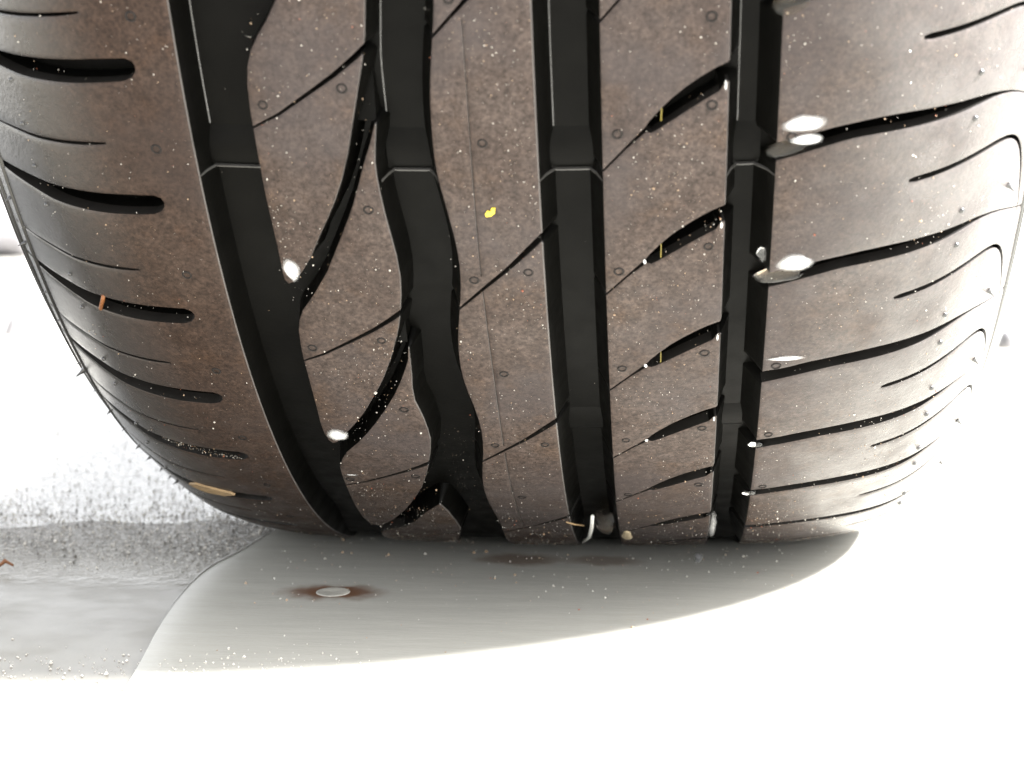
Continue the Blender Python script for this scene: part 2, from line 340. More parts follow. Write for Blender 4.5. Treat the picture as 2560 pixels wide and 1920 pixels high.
# ---- fourth rib: tapering slots that run on as fine sipes
SL4 = [470, 431, 390, 350.7, 311.0, 271.1, 232.9, 197.2, 155.5, 114]
def slot4(t):
    up = [(64, 1.5), (58.8, 0), (55.7, -1.5), (52.3, -3.6), (48.9, -6.1), (45.5, -9.0), (42.5, -12.2), (40.2, -15.0), (39.2, -16.6)]
    sp = [(34.5, -22.2), (28.9, -28.6), (24, -34)]
    lo = [(39.5, -17.9), (40.6, -18.3), (42.0, -17.5), (45.5, -15.1), (49, -12.6), (53, -9.9), (56.6, -7.6), (58.0, -5.2), (64, -4.0)]
    P = up+[(s-0.15, v+0.15) for s, v in sp]+[(s+0.25, v-0.25) for s, v in sp[::-1]]+lo
    return [(s, t+v) for s, v in P]
pieces('tread_block', [(29.0, T0), (58.6, T0), (58.6, T1), (29.0, T1)], [slot4(t) for t in SL4], lambda p, n: sidew(n, 3.4, 3.1, 0.15))
# ---- right shoulder: lugs between lateral grooves, thin sipes that turn down the sidewall
LG = [452, 411, 371, 331.3, 290.8, 251.7, 215.8, 179.4, 138.5, 97]
SR = [432, 393, 352.9, 313, 272.8, 233.9, 199.8, 160, 118.5, 77]
cuts = []
for t in LG:
    up = [(65, -4.2), (71.3, -2.6), (76.2, -1.9), (82.4, 0.3), (88, 1.3), (93, 2.0), (100, 2.4), (108, 2.1), (117, 1.7), (123, 1.2), (129, 0.2), (136, -2.4), (145, -8), (156, -17), (170, -30)]
    lo = [(170, -30.3), (156, -17.3), (145, -8.3), (136, -2.8), (129, -0.9), (123, -1.0), (117, -1.6), (108, -2.2), (100, -2.3), (93, -2.5), (88, -3.0), (82.4, -4.5), (76.2, -6.4), (71.3, -7.8), (65, -9.4)]
    cuts.append([(s, t+v) for s, v in smooth_poly(up)+smooth_poly(lo)])
for t in SR:
    L = smooth_poly([(104.3, 0), (112, .4), (119, 1.1), (126, 1.6), (132, 1.7), (137, 0.7), (141, -2.0), (144.5, -7), (147.2, -14), (149.5, -24), (151.5, -34), (153.5, -48)]); n_ = len(L)
    cuts.append(strip([(s, t+v) for s, v in L], np.interp(np.arange(n_), [0, 1, 8, n_-8, n_-1], [0.9, 1.7, 1.3, 1.0, 0.3])))
pieces('shoulder_lug', [(70.6, T0), (70.6, T1), (OUT, T1), (OUT, T0)], cuts, lambda p, n: sidew(n, 4.6, 0.2, 0.15), step=1.1)

# ---- carcass under the tread, sidewalls, inside
def sheet(name, ss, deps, ts, mats, closed=True):
    n, m = len(ss), len(ts)
    V = np.concatenate([P3(np.full(m, s), ts, d-(5.2*sm((128-np.minimum(ts, 640*math.pi-ts))/50) if d == DEPTH else 0)) for s, d in zip(ss, deps)]); F = []      # loaded groove floors bulge down
    for i in range(n-1):
        for j in range(m if closed else m-1):
            k = (j+1) % m; F.append((i*m+j, (i+1)*m+j, (i+1)*m+k, i*m+k))
    return part(name, V, F, mats)
tt = np.concatenate([np.arange(0, 480, 4.0), np.arange(480, 2*math.pi*320-4, 16.0)])
s_in = np.concatenate([np.arange(-166, -78, 4.0), np.arange(-78, 78, 1.5), np.arange(78, 167, 4.0)])
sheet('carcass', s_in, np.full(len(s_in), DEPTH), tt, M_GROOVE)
for sg in (-1, 1):
    ss = np.concatenate([[163, 165.4], np.arange(166, 258, 3.0)])*sg; dd = np.concatenate([[DEPTH, 0.6], np.full(len(ss)-2, 0.45)])
    if sg < 0: ss, dd = ss[::-1], dd[::-1]
    sheet('sidewall', ss, dd, tt, M_SIDE)
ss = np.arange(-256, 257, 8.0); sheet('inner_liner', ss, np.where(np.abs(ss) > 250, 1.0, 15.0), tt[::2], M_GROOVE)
# circumferential ridges on the sidewalls
def ridge(name, s, h, wd, t0, t1, step=3.0, m=M_SIDE):
    ts = np.arange(t0, t1, step); sec = [(-wd, -0.3), (-wd*0.6, h*0.8), (0, h), (wd*0.6, h*0.8), (wd, -0.3)]
    V = np.concatenate([P3(np.full(len(ts), s+a), ts, -b) for a, b in sec]); k = len(ts); F = []
    for i in range(4):
        for j in range(k-1): F.append((i*k+j, (i+1)*k+j, (i+1)*k+j+1, i*k+j+1))
    return part(name, V, F, m)
for s in (-139.5, -145.5, -151, 157, 161.5): ridge('sidewall_ridge', s, 0.5, 0.5, 60, 900)

# ---- wear bars and the mould seam across the groove floors
GR = [(-72.0, -69.0, -57.0, -55.3), (-25.6, -23.0, -14.2, -11.2), (13.2, 17.2, 25.6, 29.0), (58.6, 61.8, 65.8, 70.6)]
def bar(s0, s1, t, h=1.7):
    prof = [(t-0.6, -0.4), (t-0.3, h*0.75), (t+0.6, h*0.8), (t+2.0, h), (t+5.4, h), (t+7.0, h*0.8), (t+10.5, 0.2), (t+12, -0.4)]
    ss = np.linspace(s0-1.6, s1+1.6, 8); k = len(ss); V = np.concatenate([P3(ss, np.full(k, a), DEPTH-b) for a, b in prof]); F = []
    for i in range(len(prof)-1):
        for j in range(k-1): F.append((i*k+j, i*k+j+1, (i+1)*k+j+1, (i+1)*k+j))
    return part('wear_bar', V, F, M_GROOVE)
def seam(s0, f0, f1, s1, t, h=0.45, m=None):
    path = [(s0+0.15, 0.7), (s0*0.5+f0*0.5, DEPTH*0.5), (f0, DEPTH-1.5), (f0+0.8, DEPTH-1.6), (f1-0.8, DEPTH-1.6), (f1, DEPTH-1.5), (s1*0.5+f1*0.5, DEPTH*0.5), (s1-0.15, 0.7)]
    V = []; F = []
    for s, d in path:
        for dt, dh in ((-0.35, 0.35), (-0.12, -h), (0.12, -h), (0.35, 0.35)): V.append(P3(s, t+dt, d+dh))
    for i in range(len(path)-1):
        for j in range(3): F.append((i*4+j, i*4+j+1, i*4+j+5, i*4+j+4))
    return part('mould_seam', V, F, m or M_FLASH, smooth=False)
for g in GR:
    bar(g[1], g[2], 319.6); seam(*g, 319.2)
for g in GR[2:]: bar(g[1], g[2], 211.5, 0.9)
# added paler ridge painting the highlight between groove floor and left wall above the bar
for g, (fa, fb) in zip(GR, ((-69.3, -69.3), (-23.9, -22.2), (17.0, 17.0), (61.7, 61.7))):
    ridge_curve = [(fa if t_ < 350 else fa+(fb-fa)*min(1, (t_-350)/20), t_) for t_ in np.arange(331, 470, 4)]
    sec = [(-0.35, 0.5), (-0.2, -0.15), (0.15, -0.25), (0.4, 0.5)]; kk = len(ridge_curve); A = np.array(ridge_curve)
    V = np.concatenate([P3(A[:, 0]+a, A[:, 1], DEPTH-0.1+b) for a, b in sec])
    part('floor_edge_highlight', V, [(i*kk+j, (i+1)*kk+j, (i+1)*kk+j+1, i*kk+j+1) for i in range(3) for j in range(kk-1)], M_RIDGE)
# sloping tie bars in the mouths of the curved grooves
for base in (335.0, 260.5):
    q = [(-31.6, base, DEPTH), (-25.0, base, DEPTH), (-31.6, base, 3.6), (-25.6, base, 3.0), (-26.0, base+15, DEPTH-0.2), (-27.3, base+14, DEPTH-0.2)]
    V = [P3(s, t, d) for s, t, d in q]; part('tie_bar', V, [(0, 1, 3, 2), (2, 3, 4, 5), (0, 2, 5), (1, 4, 3)], M_GROOVE, smooth=False)

# ---- small marks: ring marks, nubs, vent hairs
def torus_mesh(name, R0, r0, m, nu=20, nv=6, dome=True):
    V = []; F = []
    for i in range(nu):
        a = 2*math.pi*i/nu
        for j in range(nv):
            b = 2*math.pi*j/nv; V.append(((R0+r0*math.cos(b))*math.cos(a), (R0+r0*math.cos(b))*math.sin(a), r0*math.sin(b)*0.8))
    for i in range(nu):
        for j in range(nv): F.append((i*nv+j, ((i+1) % nu)*nv+j, ((i+1) % nu)*nv+(j+1) % nv, i*nv+(j+1) % nv))
    me = bpy.data.meshes.new(name); me.from_pydata(V, [], F); me.materials.append(m); me.polygons.foreach_set('use_smooth', [True]*len(me.polygons)); return me
def lathe_mesh(name, prof, m, nu=10):
    V = []; F = []
    for r, zz in prof:
        for i in range(nu): a = 2*math.pi*i/nu; V.append((r*math.cos(a), r*math.sin(a), zz))
    for k in range(len(prof)-1):
        for i in range(nu): F.append((k*nu+i, k*nu+(i+1) % nu, (k+1)*nu+(i+1) % nu, (k+1)*nu+i))
    me = bpy.data.meshes.new(name); me.from_pydata(V, [], F); me.materials.append(m); me.polygons.foreach_set('use_smooth', [True]*len(me.polygons)); return me
INV = Matrix.Translation((-XC, 0, 0))
def put(name, me, s, t, rot=0, scale=1, dep=0.0, tilt=0):
    o = bpy.data.objects.new(name, me); COL.objects.link(o); o.parent = tyre
    o.matrix_local = INV @ frame(s, t, dep) @ Matrix.Rotation(rot, 4, 'Z') @ Matrix.Rotation(tilt, 4, 'X') @ Matrix.Scale(scale, 4)
    return o
ring = torus_mesh('ring_mark', 0.00108, 0.00027, M_RING)
dots = [(-81.5, t) for t in (441, 401, 362.9, 327.2, 286.3, 246.7, 210.2, 174.4, 138)]
dots += [(-52.3, 340.6), (-32.4, 345.3), (-29.7, 310.8), (-51.6, 260), (-31.9, 264.3), (-29.7, 232.2), (-52.8, 184.7), (-31.8, 189.5), (-52.3, 291.8), (-52.2, 217.2)]
dots += [(-5.4, 367.5), (0.2, 330.6), (-4.8, 288), (9.3, 290.7), (0.3, 250.7), (-5.2, 213), (9.4, 213.6), (-0.3, 173.6)]
dots += [(32.6, 332.5), (54.9, 339.6), (32.4, 290.6), (54.9, 298.1), (54.4, 361.9), (32.6, 252.8), (54.7, 258.5), (33, 216), (54.7, 221.8), (32.8, 176.3), (54.4, 183.7)]
dots += [(74.1, 251.4), (73.8, 216.4), (74, 180), (74, 330)]
for s, t in dots: put('ring_mark', ring, s, t, rng.uniform(0, 6), rng.uniform(0.92, 1.08), -0.02)
nub = lathe_mesh('rubber_nub', [(0.00085, -0.0001), (0.00075, 0.0003), (0.00045, 0.0006), (0.0001, 0.0007)], M_SIDE)
for t in (379, 366, 339.8, 326.6, 297.3, 285.1, 257.6, 245.3, 222.5, 207.5, 184.7, 172.3, 140.9, 127.2): put('rubber_nub', nub, 121.5, t)
for t in (380, 366, 339.8, 326.5, 312.8, 299.4, 272.8, 258.7, 233.9, 220.3, 195, 181, 158, 143): put('rubber_nub', nub, -122.8, t, 0, 0.8)
hair = lathe_mesh('rubber_hair', [(0.0008, -0.0002), (0.00045, 0.0007), (0.00026, 0.0012), (0.00016, 0.0019), (0.00005, 0.0022)], M_SIDE, 8)
for t in (333, 294.5, 251.6, 216.2, 174, 128): put('rubber_hair', hair, 140.6, t, 0, 1.0, 0, 0.5)
for s, t in ((-142, 289.9), (-143.5, 269.9), (-141, 250), (-141, 235.4), (-142, 208.7), (-141, 192), (-140, 177.3), (-139, 163), (-137, 150.3), (-136, 139), (-134, 129.6), (-132, 124), (-131, 118), (-130, 112), (-129, 106)): put('rubber_hair', hair, s, t, rng.uniform(0, 6), rng.uniform(0.6, 0.95), 0, rng.uniform(-.4, .4))
put('rubber_hair', hair, -141, 206, 0, 1.6, 0, 0.2)
bpy.context.view_layer.update()

# ------------------------------------------------------------------ ground
def ground_material():
    m, n, b = mat('wet_concrete'); co = objco(n)
    c = ramp(n, noise(n, co, 90, 6, 0.7), [(0.3, (0.26, 0.25, 0.23)), (0.6, (0.41, 0.40, 0.375)), (0.75, (0.50, 0.49, 0.465))])
    sp = ramp(n, noise(n, co, 380, 4, 0.75), [(0.38, (0.16, 0.15, 0.13)), (0.54, (1, 1, 1))]); c = mix(n, 0.8, c, sp, 'MULTIPLY')
    n.links.new(c, b.inputs['Base Color']); b.inputs['Roughness'].default_value = 0.14
    h = bump(n, noise(n, co, 260, 4, 0.6), 0.6, 0.0012); n.links.new(h, b.inputs['Normal']); return m
def plate_material():
    m, n, b = mat('grey_painted_plate'); co = objco(n)
    mp = node(n, 'ShaderNodeMapping'); mp.inputs['Scale'].default_value = (1, 6, 1); n.links.new(co, mp.inputs[0])
    c = ramp(n, noise(n, mp.outputs[0], 30, 6, 0.6), [(0.3, (0.36, 0.355, 0.318)), (0.7, (0.41, 0.40, 0.362))])
    fine = ramp(n, noise(n, mp.outputs[0], 500, 3, 0.7), [(0.3, (0.95,)*3), (0.7, (1.03,)*3)]); c = mix(n, 1.0, c, fine, 'MULTIPLY')
    # rust round the screw holes
    jit = node(n, 'ShaderNodeTexNoise'); jit.inputs['Scale'].default_value = 140; jit.inputs['Detail'].default_value = 4; n.links.new(co, jit.inputs['Vector'])
    sub = node(n, 'ShaderNodeVectorMath', operation='SUBTRACT'); n.links.new(jit.outputs['Color'], sub.inputs[0]); sub.inputs[1].default_value = (.5, .5, .5)
    scl = node(n, 'ShaderNodeVectorMath', operation='SCALE'); n.links.new(sub.outputs[0], scl.inputs[0]); scl.inputs['Scale'].default_value = 0.009
    add = node(n, 'ShaderNodeVectorMath', operation='ADD'); n.links.new(co, add.inputs[0]); n.links.new(scl.outputs[0], add.inputs[1])
    st2 = node(n, 'ShaderNodeMapping'); st2.inputs['Scale'].default_value = (1, 1.75, 1); n.links.new(add.outputs[0], st2.inputs[0])
    for (x, y, rad, st) in RUST:
        d = node(n, 'ShaderNodeVectorMath', operation='DISTANCE'); n.links.new(st2.outputs[0], d.inputs[0]); d.inputs[1].default_value = (x, y*1.75, 0)
        mr = node(n, 'ShaderNodeMapRange', interpolation_type='SMOOTHERSTEP'); mr.inputs['From Min'].default_value = rad*0.3; mr.inputs['From Max'].default_value = rad; mr.inputs['To Min'].default_value = st; mr.inputs['To Max'].default_value = 0
        n.links.new(d.outputs['Value'], mr.inputs['Value'])
        c = mix(n, mr.outputs[0], c, (0.125, 0.060, 0.032))
    n.links.new(c, b.inputs['Base Color'])
    rr = ramp(n, noise(n, co, 45, 4), [(0.2, (0.09,)*3), (0.8, (0.19,)*3)]); n.links.new(rr, b.inputs['Roughness'])
    b.inputs['Specular IOR Level'].default_value = 0.06
    n.links.new(bump(n, noise(n, mp.outputs[0], 140, 3), 0.2, 0.0004), b.inputs['Normal']); return m
RUST = [(-0.0832, -0.1455, 0.0225, 0.95), (-0.0260, -0.0975, 0.021, 0.62), (0.0035, -0.0975, 0.018, 0.5), (0.056, -0.1640, 0.018, 0.4)]
ZL = -0.0018
def flat(name, pts, zz, m):
    return link(name, [(x, y, zz) for x, y in pts], [tuple(range(len(pts)))], m, None, None, False)
tag(flat('ground', [(-80, -40), (80, -40), (80, 160), (-80, 160)], ZL, ground_material()), kind='structure')
edge = smooth_poly([(-0.121, 1.2), (-0.1205, 0.0), (-0.1225, -0.0584), (-0.1276, -0.0936), (-0.1331, -0.1172), (-0.1326, -0.1488), (-0.1295, -0.1861), (-0.1245, -0.2186), (-0.118, -0.27), (-0.115, -0.5), (-0.115, -1.2)], 2)
top = edge+[(1.6, -1.2), (1.6, 1.2)]; n_ = len(top)
V = [(x, y, 0.0) for x, y in top]+[(x-0.0004, y, -0.0005) for x, y in top]+[(x-0.0006, y, ZL-0.001) for x, y in top]
F = [tuple(range(n_))[::-1]]+[(i+k*n_, (i+1) % n_+k*n_, (i+1) % n_+(k+1)*n_, i+(k+1)*n_) for i in range(n_) for k in (0, 1)]
plate = link('steel_plate', V, F, plate_material(), None, None, False)
tag(plate, 'large smooth grey plate with rust-ringed screw holes under the tyre', 'plate')
bm = bmesh.new(); bm.from_mesh(plate.data); bmesh.ops.recalc_face_normals(bm, faces=bm.faces); bm.to_mesh(plate.data); bm.free()
M_SCREW = plain('pale_screw_metal', (0.40, 0.385, 0.34), 0.5)
screw = lathe_mesh('screw', [(0.0057, -0.0004), (0.0056, 0.00012), (0.0050, 0.0002), (0.0014, 0.0002), (0.0012, 0.0001), (0.00001, 0.0001)], M_SCREW, 24)
for x, y, r0, st in RUST[:1]:
    o = bpy.data.objects.new('screw', screw); COL.objects.link(o); o.parent = plate; o.location = (x, y, 0.0)
eb = [(x, y) for x, y in edge if -0.195 < y < -0.05]; V = []; F = []
for i, (x, y) in enumerate(eb):
    k = min(1, (len(eb)-1-i)/8, i/4+0.2)
    for a in range(6): V.append((x-0.0006+0.00045*k*math.cos(a*math.pi/3)*(1+0.4*math.sin(i*1.7)), y, 0.0001+0.0004*k*math.sin(a*math.pi/3)))
for i in range(len(eb)-1):
    for a in range(6): F.append((i*6+a, i*6+(a+1) % 6, i*6+6+(a+1) % 6, i*6+6+a))
link('edge_bead', V, F, plain('grey_edge_line', (0.26, 0.255, 0.235), 0.25), plate)  # thin bead drawing the dark line along the plate edge
def water_material():
    m, n, b = mat('rippled_water'); co = objco(n)
    b.inputs['Base Color'].default_value = (0.27, 0.262, 0.238, 1); b.inputs['Roughness'].default_value = 0.05; b.inputs['Specular IOR Level'].default_value = 0.12; b.inputs['IOR'].default_value = 1.33
    film = ramp(n, noise(n, co, 24, 3, 0.6), [(0.40, (0.06,)*3), (0.72, (0.28,)*3)]); film_n = film
    c = ramp(n, noise(n, co, 40, 4, 0.6), [(0.3, (0.185, 0.175, 0.148)), (0.7, (0.225, 0.215, 0.185))]); c_near = c
    sy = node(n, 'ShaderNodeSeparateXYZ'); n.links.new(co, sy.inputs[0]); ry = node(n, 'ShaderNodeMapRange', interpolation_type='SMOOTHSTEP'); ry.inputs['From Min'].default_value = -0.15; ry.inputs['From Max'].default_value = -0.08; ry.inputs['To Min'].default_value = 0.012; n.links.new(sy.outputs[1], ry.inputs['Value'])
    mu = node(n, 'ShaderNodeMath', operation='MULTIPLY'); grn = ramp(n, noise(n, co, 420, 3, 0.7), [(0.40, (0.08, 0.074, 0.062)), (0.52, (0.19, 0.182, 0.16)), (0.62, (0.42, 0.41, 0.38))])
    fz = node(n, 'ShaderNodeMapRange', interpolation_type='SMOOTHSTEP'); fz.inputs['From Min'].default_value = -0.125; fz.inputs['From Max'].default_value = -0.075; fz.inputs['To Max'].default_value = 0.85; n.links.new(sy.outputs[1], fz.inputs['Value'])
    fb = node(n, 'ShaderNodeMapRange', interpolation_type='SMOOTHSTEP'); fb.inputs['From Min'].default_value = -0.095; fb.inputs['From Max'].default_value = -0.045; n.links.new(sy.outputs[1], fb.inputs['Value'])      # colour pales towards the back edge
    n.links.new(mix(n, fb.outputs[0], mix(n, fz.outputs[0], c_near, grn), mix(n, 0.45, (0.36, 0.35, 0.33), grn)), b.inputs['Base Color']); n.links.new(noise(n, co, 95, 5, 0.66), mu.inputs[0]); ad = node(n, 'ShaderNodeMath', operation='MULTIPLY_ADD'); n.links.new(ry.outputs[0], ad.inputs[0]); ad.inputs[1].default_value = 0.55; n.links.new(film_n, ad.inputs[2]); n.links.new(ad.outputs[0], b.inputs['Specular IOR Level']); n.links.new(ry.outputs[0], mu.inputs[1])      # the wind-ruffled far side, its dark and white glitter put into the colour
    n.links.new(bump(n, mu.outputs[0], 1.0, 0.007), b.inputs['Normal']); return m
pd = [(-0.112, -0.045), (-0.124, -0.045), (-0.15, -0.035), (-0.17, -0.05), (-0.20, -0.04), (-0.23, -0.062), (-0.27, -0.055), (-0.32, -0.07), (-0.6, -0.09), (-0.75, -0.2), (-0.6, -0.40), (-0.3, -0.42), (-0.2, -0.43), (-0.112, -0.44), (-0.112, -0.42), (-0.112, -0.06), (-0.112, -0.05)]
tag(flat('puddle', smooth_poly(pd, 2), -0.0009, water_material()), kind='structure')

# ------------------------------------------------------------------ water drops on the tyre, white glare in their colour
def drop(label, s, t, ws, wt, h, m=M_GLARE, seed=0, dep=0.0, name='water_drop', group='water drops on the tyre'):
    me = bpy.data.meshes.new(name); bm = bmesh.new(); bmesh.ops.create_icosphere(bm, subdivisions=3, radius=1.0)
    r2 = np.random.default_rng(seed); ph = r2.uniform(0, 6, 4)
    for v in bm.verts:
        a = math.atan2(v.co.y, v.co.x); k = (1+0.14*math.sin(2*a+ph[0])+0.10*math.sin(3*a+ph[1])+0.05*math.sin(5*a+ph[2]))*0.88
        x, y, zz = v.co.x*ws*k, v.co.y*wt*k, max(v.co.z, -0.2)*h*(0.55 if m is M_GLARE and wt < 10 else 1)
        v.co = (x*1e-3, y*1e-3, zz*1e-3)
    for f in bm.faces: f.smooth = True
    bm.to_mesh(me); bm.free(); me.materials.append(m)
    o = bpy.data.objects.new(name, me); COL.objects.link(o); o.matrix_world = frame(s, t, dep); tag(o, label, 'water drop', group)
    return o
drop('water drop with painted white glare around a ring mark at the pointed tip of the upper leaf-shaped block', -52.3, 290.6, 2.9, 5.4, 1.0, seed=1)
drop('water drop with painted white glare on the pointed tip of the second leaf-shaped block, lower left', -51.7, 216.2, 3.7, 5.0, 1.1, seed=2)
drop('thin wet streak with painted pale glare near the left tip of the lowest leaf-shaped block', -51.8, 188.6, 2.4, 0.7, 0.4, seed=3)
drop('long water drop with painted white glare along the lower edge of the top right lug', 77.0, 333.4, 7.6, 2.8, 0.9, seed=4)
drop('small water drop with painted white glare on the lug corner just under the long drop, upper right', 77.8, 329.2, 5.8, 1.8, 0.9, seed=5)
drop('big round water drop with painted white glare on the lower left corner of the second right lug', 76.3, 291.3, 6.2, 3.9, 1.3, seed=6)
drop('clear round bead in the groove wall beside the big white drop', 68.7, 292.6, 1.5, 2.6, 1.3, M_CLEAR, 7, 2.5)
drop('flat water drop with painted white glare on the lower left corner of the third right lug', 76.6, 254.8, 6.2, 1.5, 0.7, seed=8)
drop('muddy water filling the groove mouth at the very top right', 72.5, 364.4, 6.0, 4.0, 2.4, M_BROWNW, 9, 1.5)
drop('muddy water filling the groove mouth below the long white drop', 73.0, 325.8, 6.5, 2.6, 1.6, M_BROWNW, 10, 1.8)
drop('muddy water filling the groove mouth below the big round white drop', 73.5, 286.4, 7.0, 3.8, 1.8, M_BROWNW, 11, 1.5)
drop('round brown water bead at the foot of the third groove', 24.4, 130.0, 3.9, 22.0, 4.0, M_BROWNW, 12, 4.0)
drop('drop with painted pale glare hanging at the foot of the fourth groove near the plate', 60.2, 126.0, 2.2, 26.0, 2.4, M_GLARE, 13, 3.0)
drop('tiny white glint drop at the corner of the fifth right lug groove', 70.5, 209.0, 3.0, 1.2, 0.8, M_CLEAR, 14, 1.0)
drop('tiny clear drop at the corner of the sixth right lug groove', 70.5, 172.0, 3.0, 2.0, 0.8, M_CLEAR, 15, 1.0)

wd = drop('painted pale reflection on the plate at the foot of the fourth groove', 60, 120, 2.6, 9.0, 0.35, seed=31); wd.matrix_world = Matrix.Translation((0.0375, -0.0905, 0.0002))  # reflection at the groove foot, painted as a pale film
for nm, t in (('topmost', 350.7), ('second', 311.0), ('third', 271.1), ('fourth', 232.9)):  # white films painting the highlight on the slot chamfers
    drop('painted white highlight on the chamfer at the right mouth of the %s tapering slot' % nm, 58.0, t-6.2, 0.4, 1.7, 0.25, seed=int(t))
for nm, t in (('second', 311.0), ('third', 271.1), ('fourth', 232.9)):  # white films painting the glint at the wet slot ends
    drop('painted white glint of water at the narrow left end of the %s tapering slot' % nm, 38.9, t-17.3, 0.6, 1.1, 0.3, seed=int(t)+1)
# ------------------------------------------------------------------ straws, fibres and flakes stuck to the tyre
def stick(name, label, cat, pts, rad, m, group=None):
    P = [Vector(p) for p in pts]; V = []; F = []; nu = 6
    for i, p in enumerate(P):
        d = (P[min(i+1, len(P)-1)]-P[max(i-1, 0)]).normalized(); a = d.orthogonal().normalized(); b = d.cross(a)
        rr = rad[i] if isinstance(rad, (list, tuple)) else rad
        for k in range(nu): an = 2*math.pi*k/nu; V.append(p+(a*math.cos(an)+b*math.sin(an))*rr)
    for i in range(len(P)-1):
        for k in range(nu): F.append((i*nu+k, i*nu+(k+1) % nu, (i+1)*nu+(k+1) % nu, (i+1)*nu+k))
    F += [tuple(range(nu))[::-1], tuple(range((len(P)-1)*nu, len(P)*nu))]
    c = sum(P, Vector())/len(P); o = link(name, [v-c for v in V], F, m); o.location = c; tag(o, label, cat, group); return o
def S(*q): return [P3(s, t, d) for s, t, d in q]
stick('straw', 'short orange straw across the third slot of the left shoulder', 'straw', S((-110.8, 270.6, 0.2), (-112.4, 267.5, 0.6), (-114.0, 263.4, 0.1)), 0.0006, M_ORANGE)
for lb, t in (('yellow fibre across the topmost tapering slot of the fourth rib', 338.6), ('yellow fibre across the middle tapering slot of the fourth rib', 297.6), ('yellow fibre across the lower tapering slot of the fourth rib', 257.6)):
    stick('fibre', lb, 'fibre', S((42.9, t+3.2, 0.6), (43.1, t, 1.0), (43.0, t-3.0, 0.5)), 0.00016, M_YELLOW, 'yellow fibres in the slots')
stick('twig', 'short tan twig over the left edge of the third groove near the plate', 'twig', S((12.2, 147, -0.4), (14.5, 143, -0.2), (17.4, 137.5, 0.6)), 0.0003, M_STRAW)
stick('fibre', 'bent white fibre at the foot of the third groove', 'fibre', S((20.7, 147.5, 1.5), (19.9, 134, 0.8), (18.3, 116, 0.2), (15.2, 99, 0.0)), [0.0006, 0.0007, 0.0006, 0.0003], M_WHITE)
def flake(name, label, cat, pts, th, m):
    top = [P3(s, t, -th) for s, t in pts]; bot = [P3(s, t, 0.05) for s, t in pts]; k = len(pts); c = Vector(np.mean(top, 0))
    V = [Vector(p)-c for p in top+bot]; F = [tuple(range(k))]+[(i, i+k, (i+1) % k+k, (i+1) % k) for i in range(k)]
    o = link(name, V, F, m, None, None, False); o.location = c; tag(o, label, cat); return o
flake('husk', 'pale tan husk lying on the lower left shoulder near the plate', 'husk', [(-113.5, 155.5), (-110, 159.5), (-104, 161), (-97, 161.2), (-95.5, 159.8), (-100, 156), (-106, 153.6), (-110.5, 153.2)], 0.7, M_STRAW)
flake('yellow_flake', 'small bright yellow flake on the upper centre rib', 'flake', [(-0.4, 310.0), (0.2, 311.0), (1.0, 310.8), (1.3, 311.8), (2.2, 311.9), (2.0, 310.3), (1.0, 309.4), (-0.2, 309.2)], 0.35, M_FLAKE)
drop('small pale pebble stuck to the fourth rib beside the third groove near the plate', 31.4, 122, 2.2, 9, 0.9, M_PALE, 21, 0, 'pebble', None)['category'] = 'pebble'
stick('leaf_scrap', 'small orange leaf scrap floating at the left edge of the puddle', 'leaf', [(-0.2065, -0.126, 0.0005), (-0.2035, -0.1235, 0.003), (-0.2005, -0.124, 0.0015)], [0.0004, 0.0009, 0.0004], M_ORANGE)

# ------------------------------------------------------------------ grit: countless grains
def grit(name, pos, nrm, size, cols, label, mats=None):
    base_v = np.array([(1, 0, 0), (-1, 0, 0), (0, 1, 0), (0, -1, 0), (0, 0, 1), (0, 0, -1)], float); base_f = np.array([(0, 2, 4), (2, 1, 4), (1, 3, 4), (3, 0, 4), (2, 0, 5), (1, 2, 5), (3, 1, 5), (0, 3, 5)])
    n = len(pos); V = base_v[None]*size[:, None, None]*rng.uniform(0.6, 1.25, (n, 6, 1))
    ang = rng.uniform(0, 6.28, n); ca, sa = np.cos(ang), np.sin(ang); V = np.stack([V[..., 0]*ca[:, None]-V[..., 1]*sa[:, None], V[..., 0]*sa[:, None]+V[..., 1]*ca[:, None], V[..., 2]], -1)
    V = (V+pos[:, None]+nrm[:, None]*size[:, None, None]*0.3).reshape(-1, 3); F = (base_f[None]+np.arange(n)[:, None, None]*6).reshape(-1, 3)
    return tag(link(name, V, F.tolist(), mats or [M_G1, M_G2, M_G3, M_G4], None, np.repeat(cols, 8), False), label, kind='stuff')
N = 7500
s = np.concatenate([rng.uniform(-72, 130, N), rng.uniform(-125, -72, 700), rng.uniform(-60, 110, 1500), rng.uniform(-72, -55, 60)]); t = np.concatenate([rng.uniform(70, 400, N), rng.uniform(90, 400, 700), 70+np.abs(rng.normal(0, 45, 1500)), rng.uniform(80, 300, 60)])
cc = rng.integers(0, 90, N//2); s[:N//2] = rng.uniform(-72, 115, 90)[cc]+rng.normal(0, 5, N//2); t[:N//2] = rng.uniform(75, 395, 90)[cc]+rng.normal(0, 6, N//2)
s = np.concatenate([s, rng.uniform(-24, -12, 500), rng.uniform(-112, -85, 160)]); t = np.concatenate([t, rng.uniform(90, 212, 500), rng.uniform(194, 198, 160)])
ing = np.zeros(len(s), bool)
for g in GR: ing |= (s > g[0]-0.2) & (s < g[3]+0.2)
keep = ~ing | (rng.uniform(0, 1, len(s)) < np.where((s > -26) & (s < -11) & (t < 212), 0.6, 0.02)); s, t, ing = s[keep], t[keep], ing[keep]
pos = P3(s, t, np.where(ing, DEPTH, 0)); nr = P3(s, t, np.where(ing, DEPTH-1, -1))-pos; nr /= np.linalg.norm(nr, axis=1)[:, None]
size = np.exp(rng.normal(math.log(0.000085), 0.52, len(s))).clip(0.00004, 0.0005)
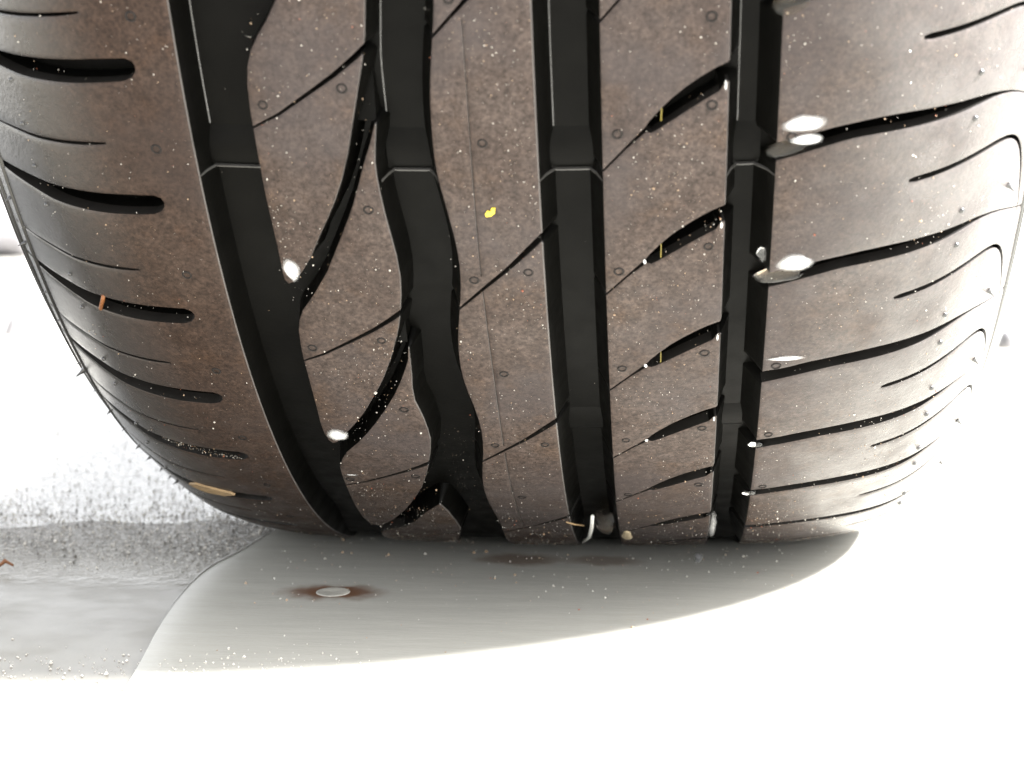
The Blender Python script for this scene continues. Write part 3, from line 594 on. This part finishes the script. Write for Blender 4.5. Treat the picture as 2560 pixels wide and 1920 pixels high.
cols = rng.choice([0, 1, 2], len(s), p=[0.62, 0.33, 0.05])
cols = np.where(ing & (t < 212) & (s > -26) & (s < -11) & (rng.uniform(0, 1, len(s)) < 0.93), 3, cols)
grit('tread_grit', pos, nr, size, cols, 'fine white and tan sand grains stuck all over the tread')
n2 = 420; x = rng.uniform(-0.12, 0.12, n2); y = -0.07-np.abs(rng.normal(0, 0.07, n2))
keep = x > -0.115; x, y = x[keep], y[keep]; pos = np.stack([x, y, np.zeros(len(x))], 1)
grit('plate_grit', pos, np.tile([0., 0, 1], (len(x), 1)), np.exp(rng.normal(math.log(0.00022), 0.5, len(x))).clip(0.0001, 0.0008), rng.choice([0, 1, 2], len(x), p=[0.5, 0.45, 0.05]), 'scattered sand grains on the grey plate in front of the tyre')

n3 = 8000; x = -0.125-np.abs(rng.normal(0, 0.14, n3)); y = np.where(rng.uniform(0, 1, n3) < 0.62, rng.normal(-0.055, 0.03, n3), -0.05+rng.exponential(0.12, n3))
keep = (y > -0.12) & (x < -0.116-np.clip(-0.045-y, 0, 1)*0.25); x, y = x[keep], y[keep]; x = np.concatenate([x, rng.uniform(-0.23, -0.05, 500)]); y = np.concatenate([y, rng.normal(-0.232, 0.011, 500)])
pos = np.stack([x, y, np.where(x > -0.118, 0.0001, np.where(y < -0.035, -0.0008, ZL+0.0003))], 1)
M_DARK = plain('dark_wet_grit', (0.10, 0.09, 0.075), 0.1); M_MID = plain('grey_wet_grit', (0.30, 0.28, 0.25), 0.1)
wcol = rng.choice([0, 1, 2], len(x), p=[0.22, 0.28, 0.50]); wcol[-500:] = 2  # white grains also paint the glints of the water
grit('wet_grit_and_glints', pos, np.tile([0., 0, 1], (len(x), 1)), np.exp(rng.normal(math.log(0.00026), 0.42, len(x))).clip(0.00012, 0.0009), wcol, 'wet grit, fine gravel and painted white water glints scattered on the ground left of the tyre', [M_DARK, M_MID, M_G1])

# ------------------------------------------------------------------ far things, out of focus
M_RAIL = plain('grey_rail_metal', (0.16, 0.155, 0.16), 0.4, metal=0.3, scale=20)
def bar_obj(name, label, cat, a, b, rad, m):
    d = (Vector(b)-Vector(a)); L = d.length
    me = lathe_mesh(name, [(0.0001, 0), (rad*0.9, 0), (rad, 0.004), (rad, L-0.004), (rad*0.9, L), (0.0001, L)], m, 20)
    o = bpy.data.objects.new(name, me); COL.objects.link(o); o.location = a; o.rotation_euler = d.to_track_quat('Z', 'Y').to_euler(); return tag(o, label, cat)
bar_obj('metal_pipe', 'blurred grey pipe lying on the bright ground far left behind the tyre', 'pipe', (-3.0, 1.45, 0.036), (-0.79, 1.45, 0.036), 0.040, M_RAIL)
bar_obj('post_stub', 'small blurred dark post far right behind the tyre', 'post', (0.258, 0.52, -0.001), (0.262, 0.52, 0.010), 0.006, M_RAIL)
bar_obj('peg', 'small blurred dark peg on the bright ground left behind the tyre', 'peg', (-0.482, 0.586, -0.004), (-0.475, 0.586, 0.012), 0.004, M_RAIL)
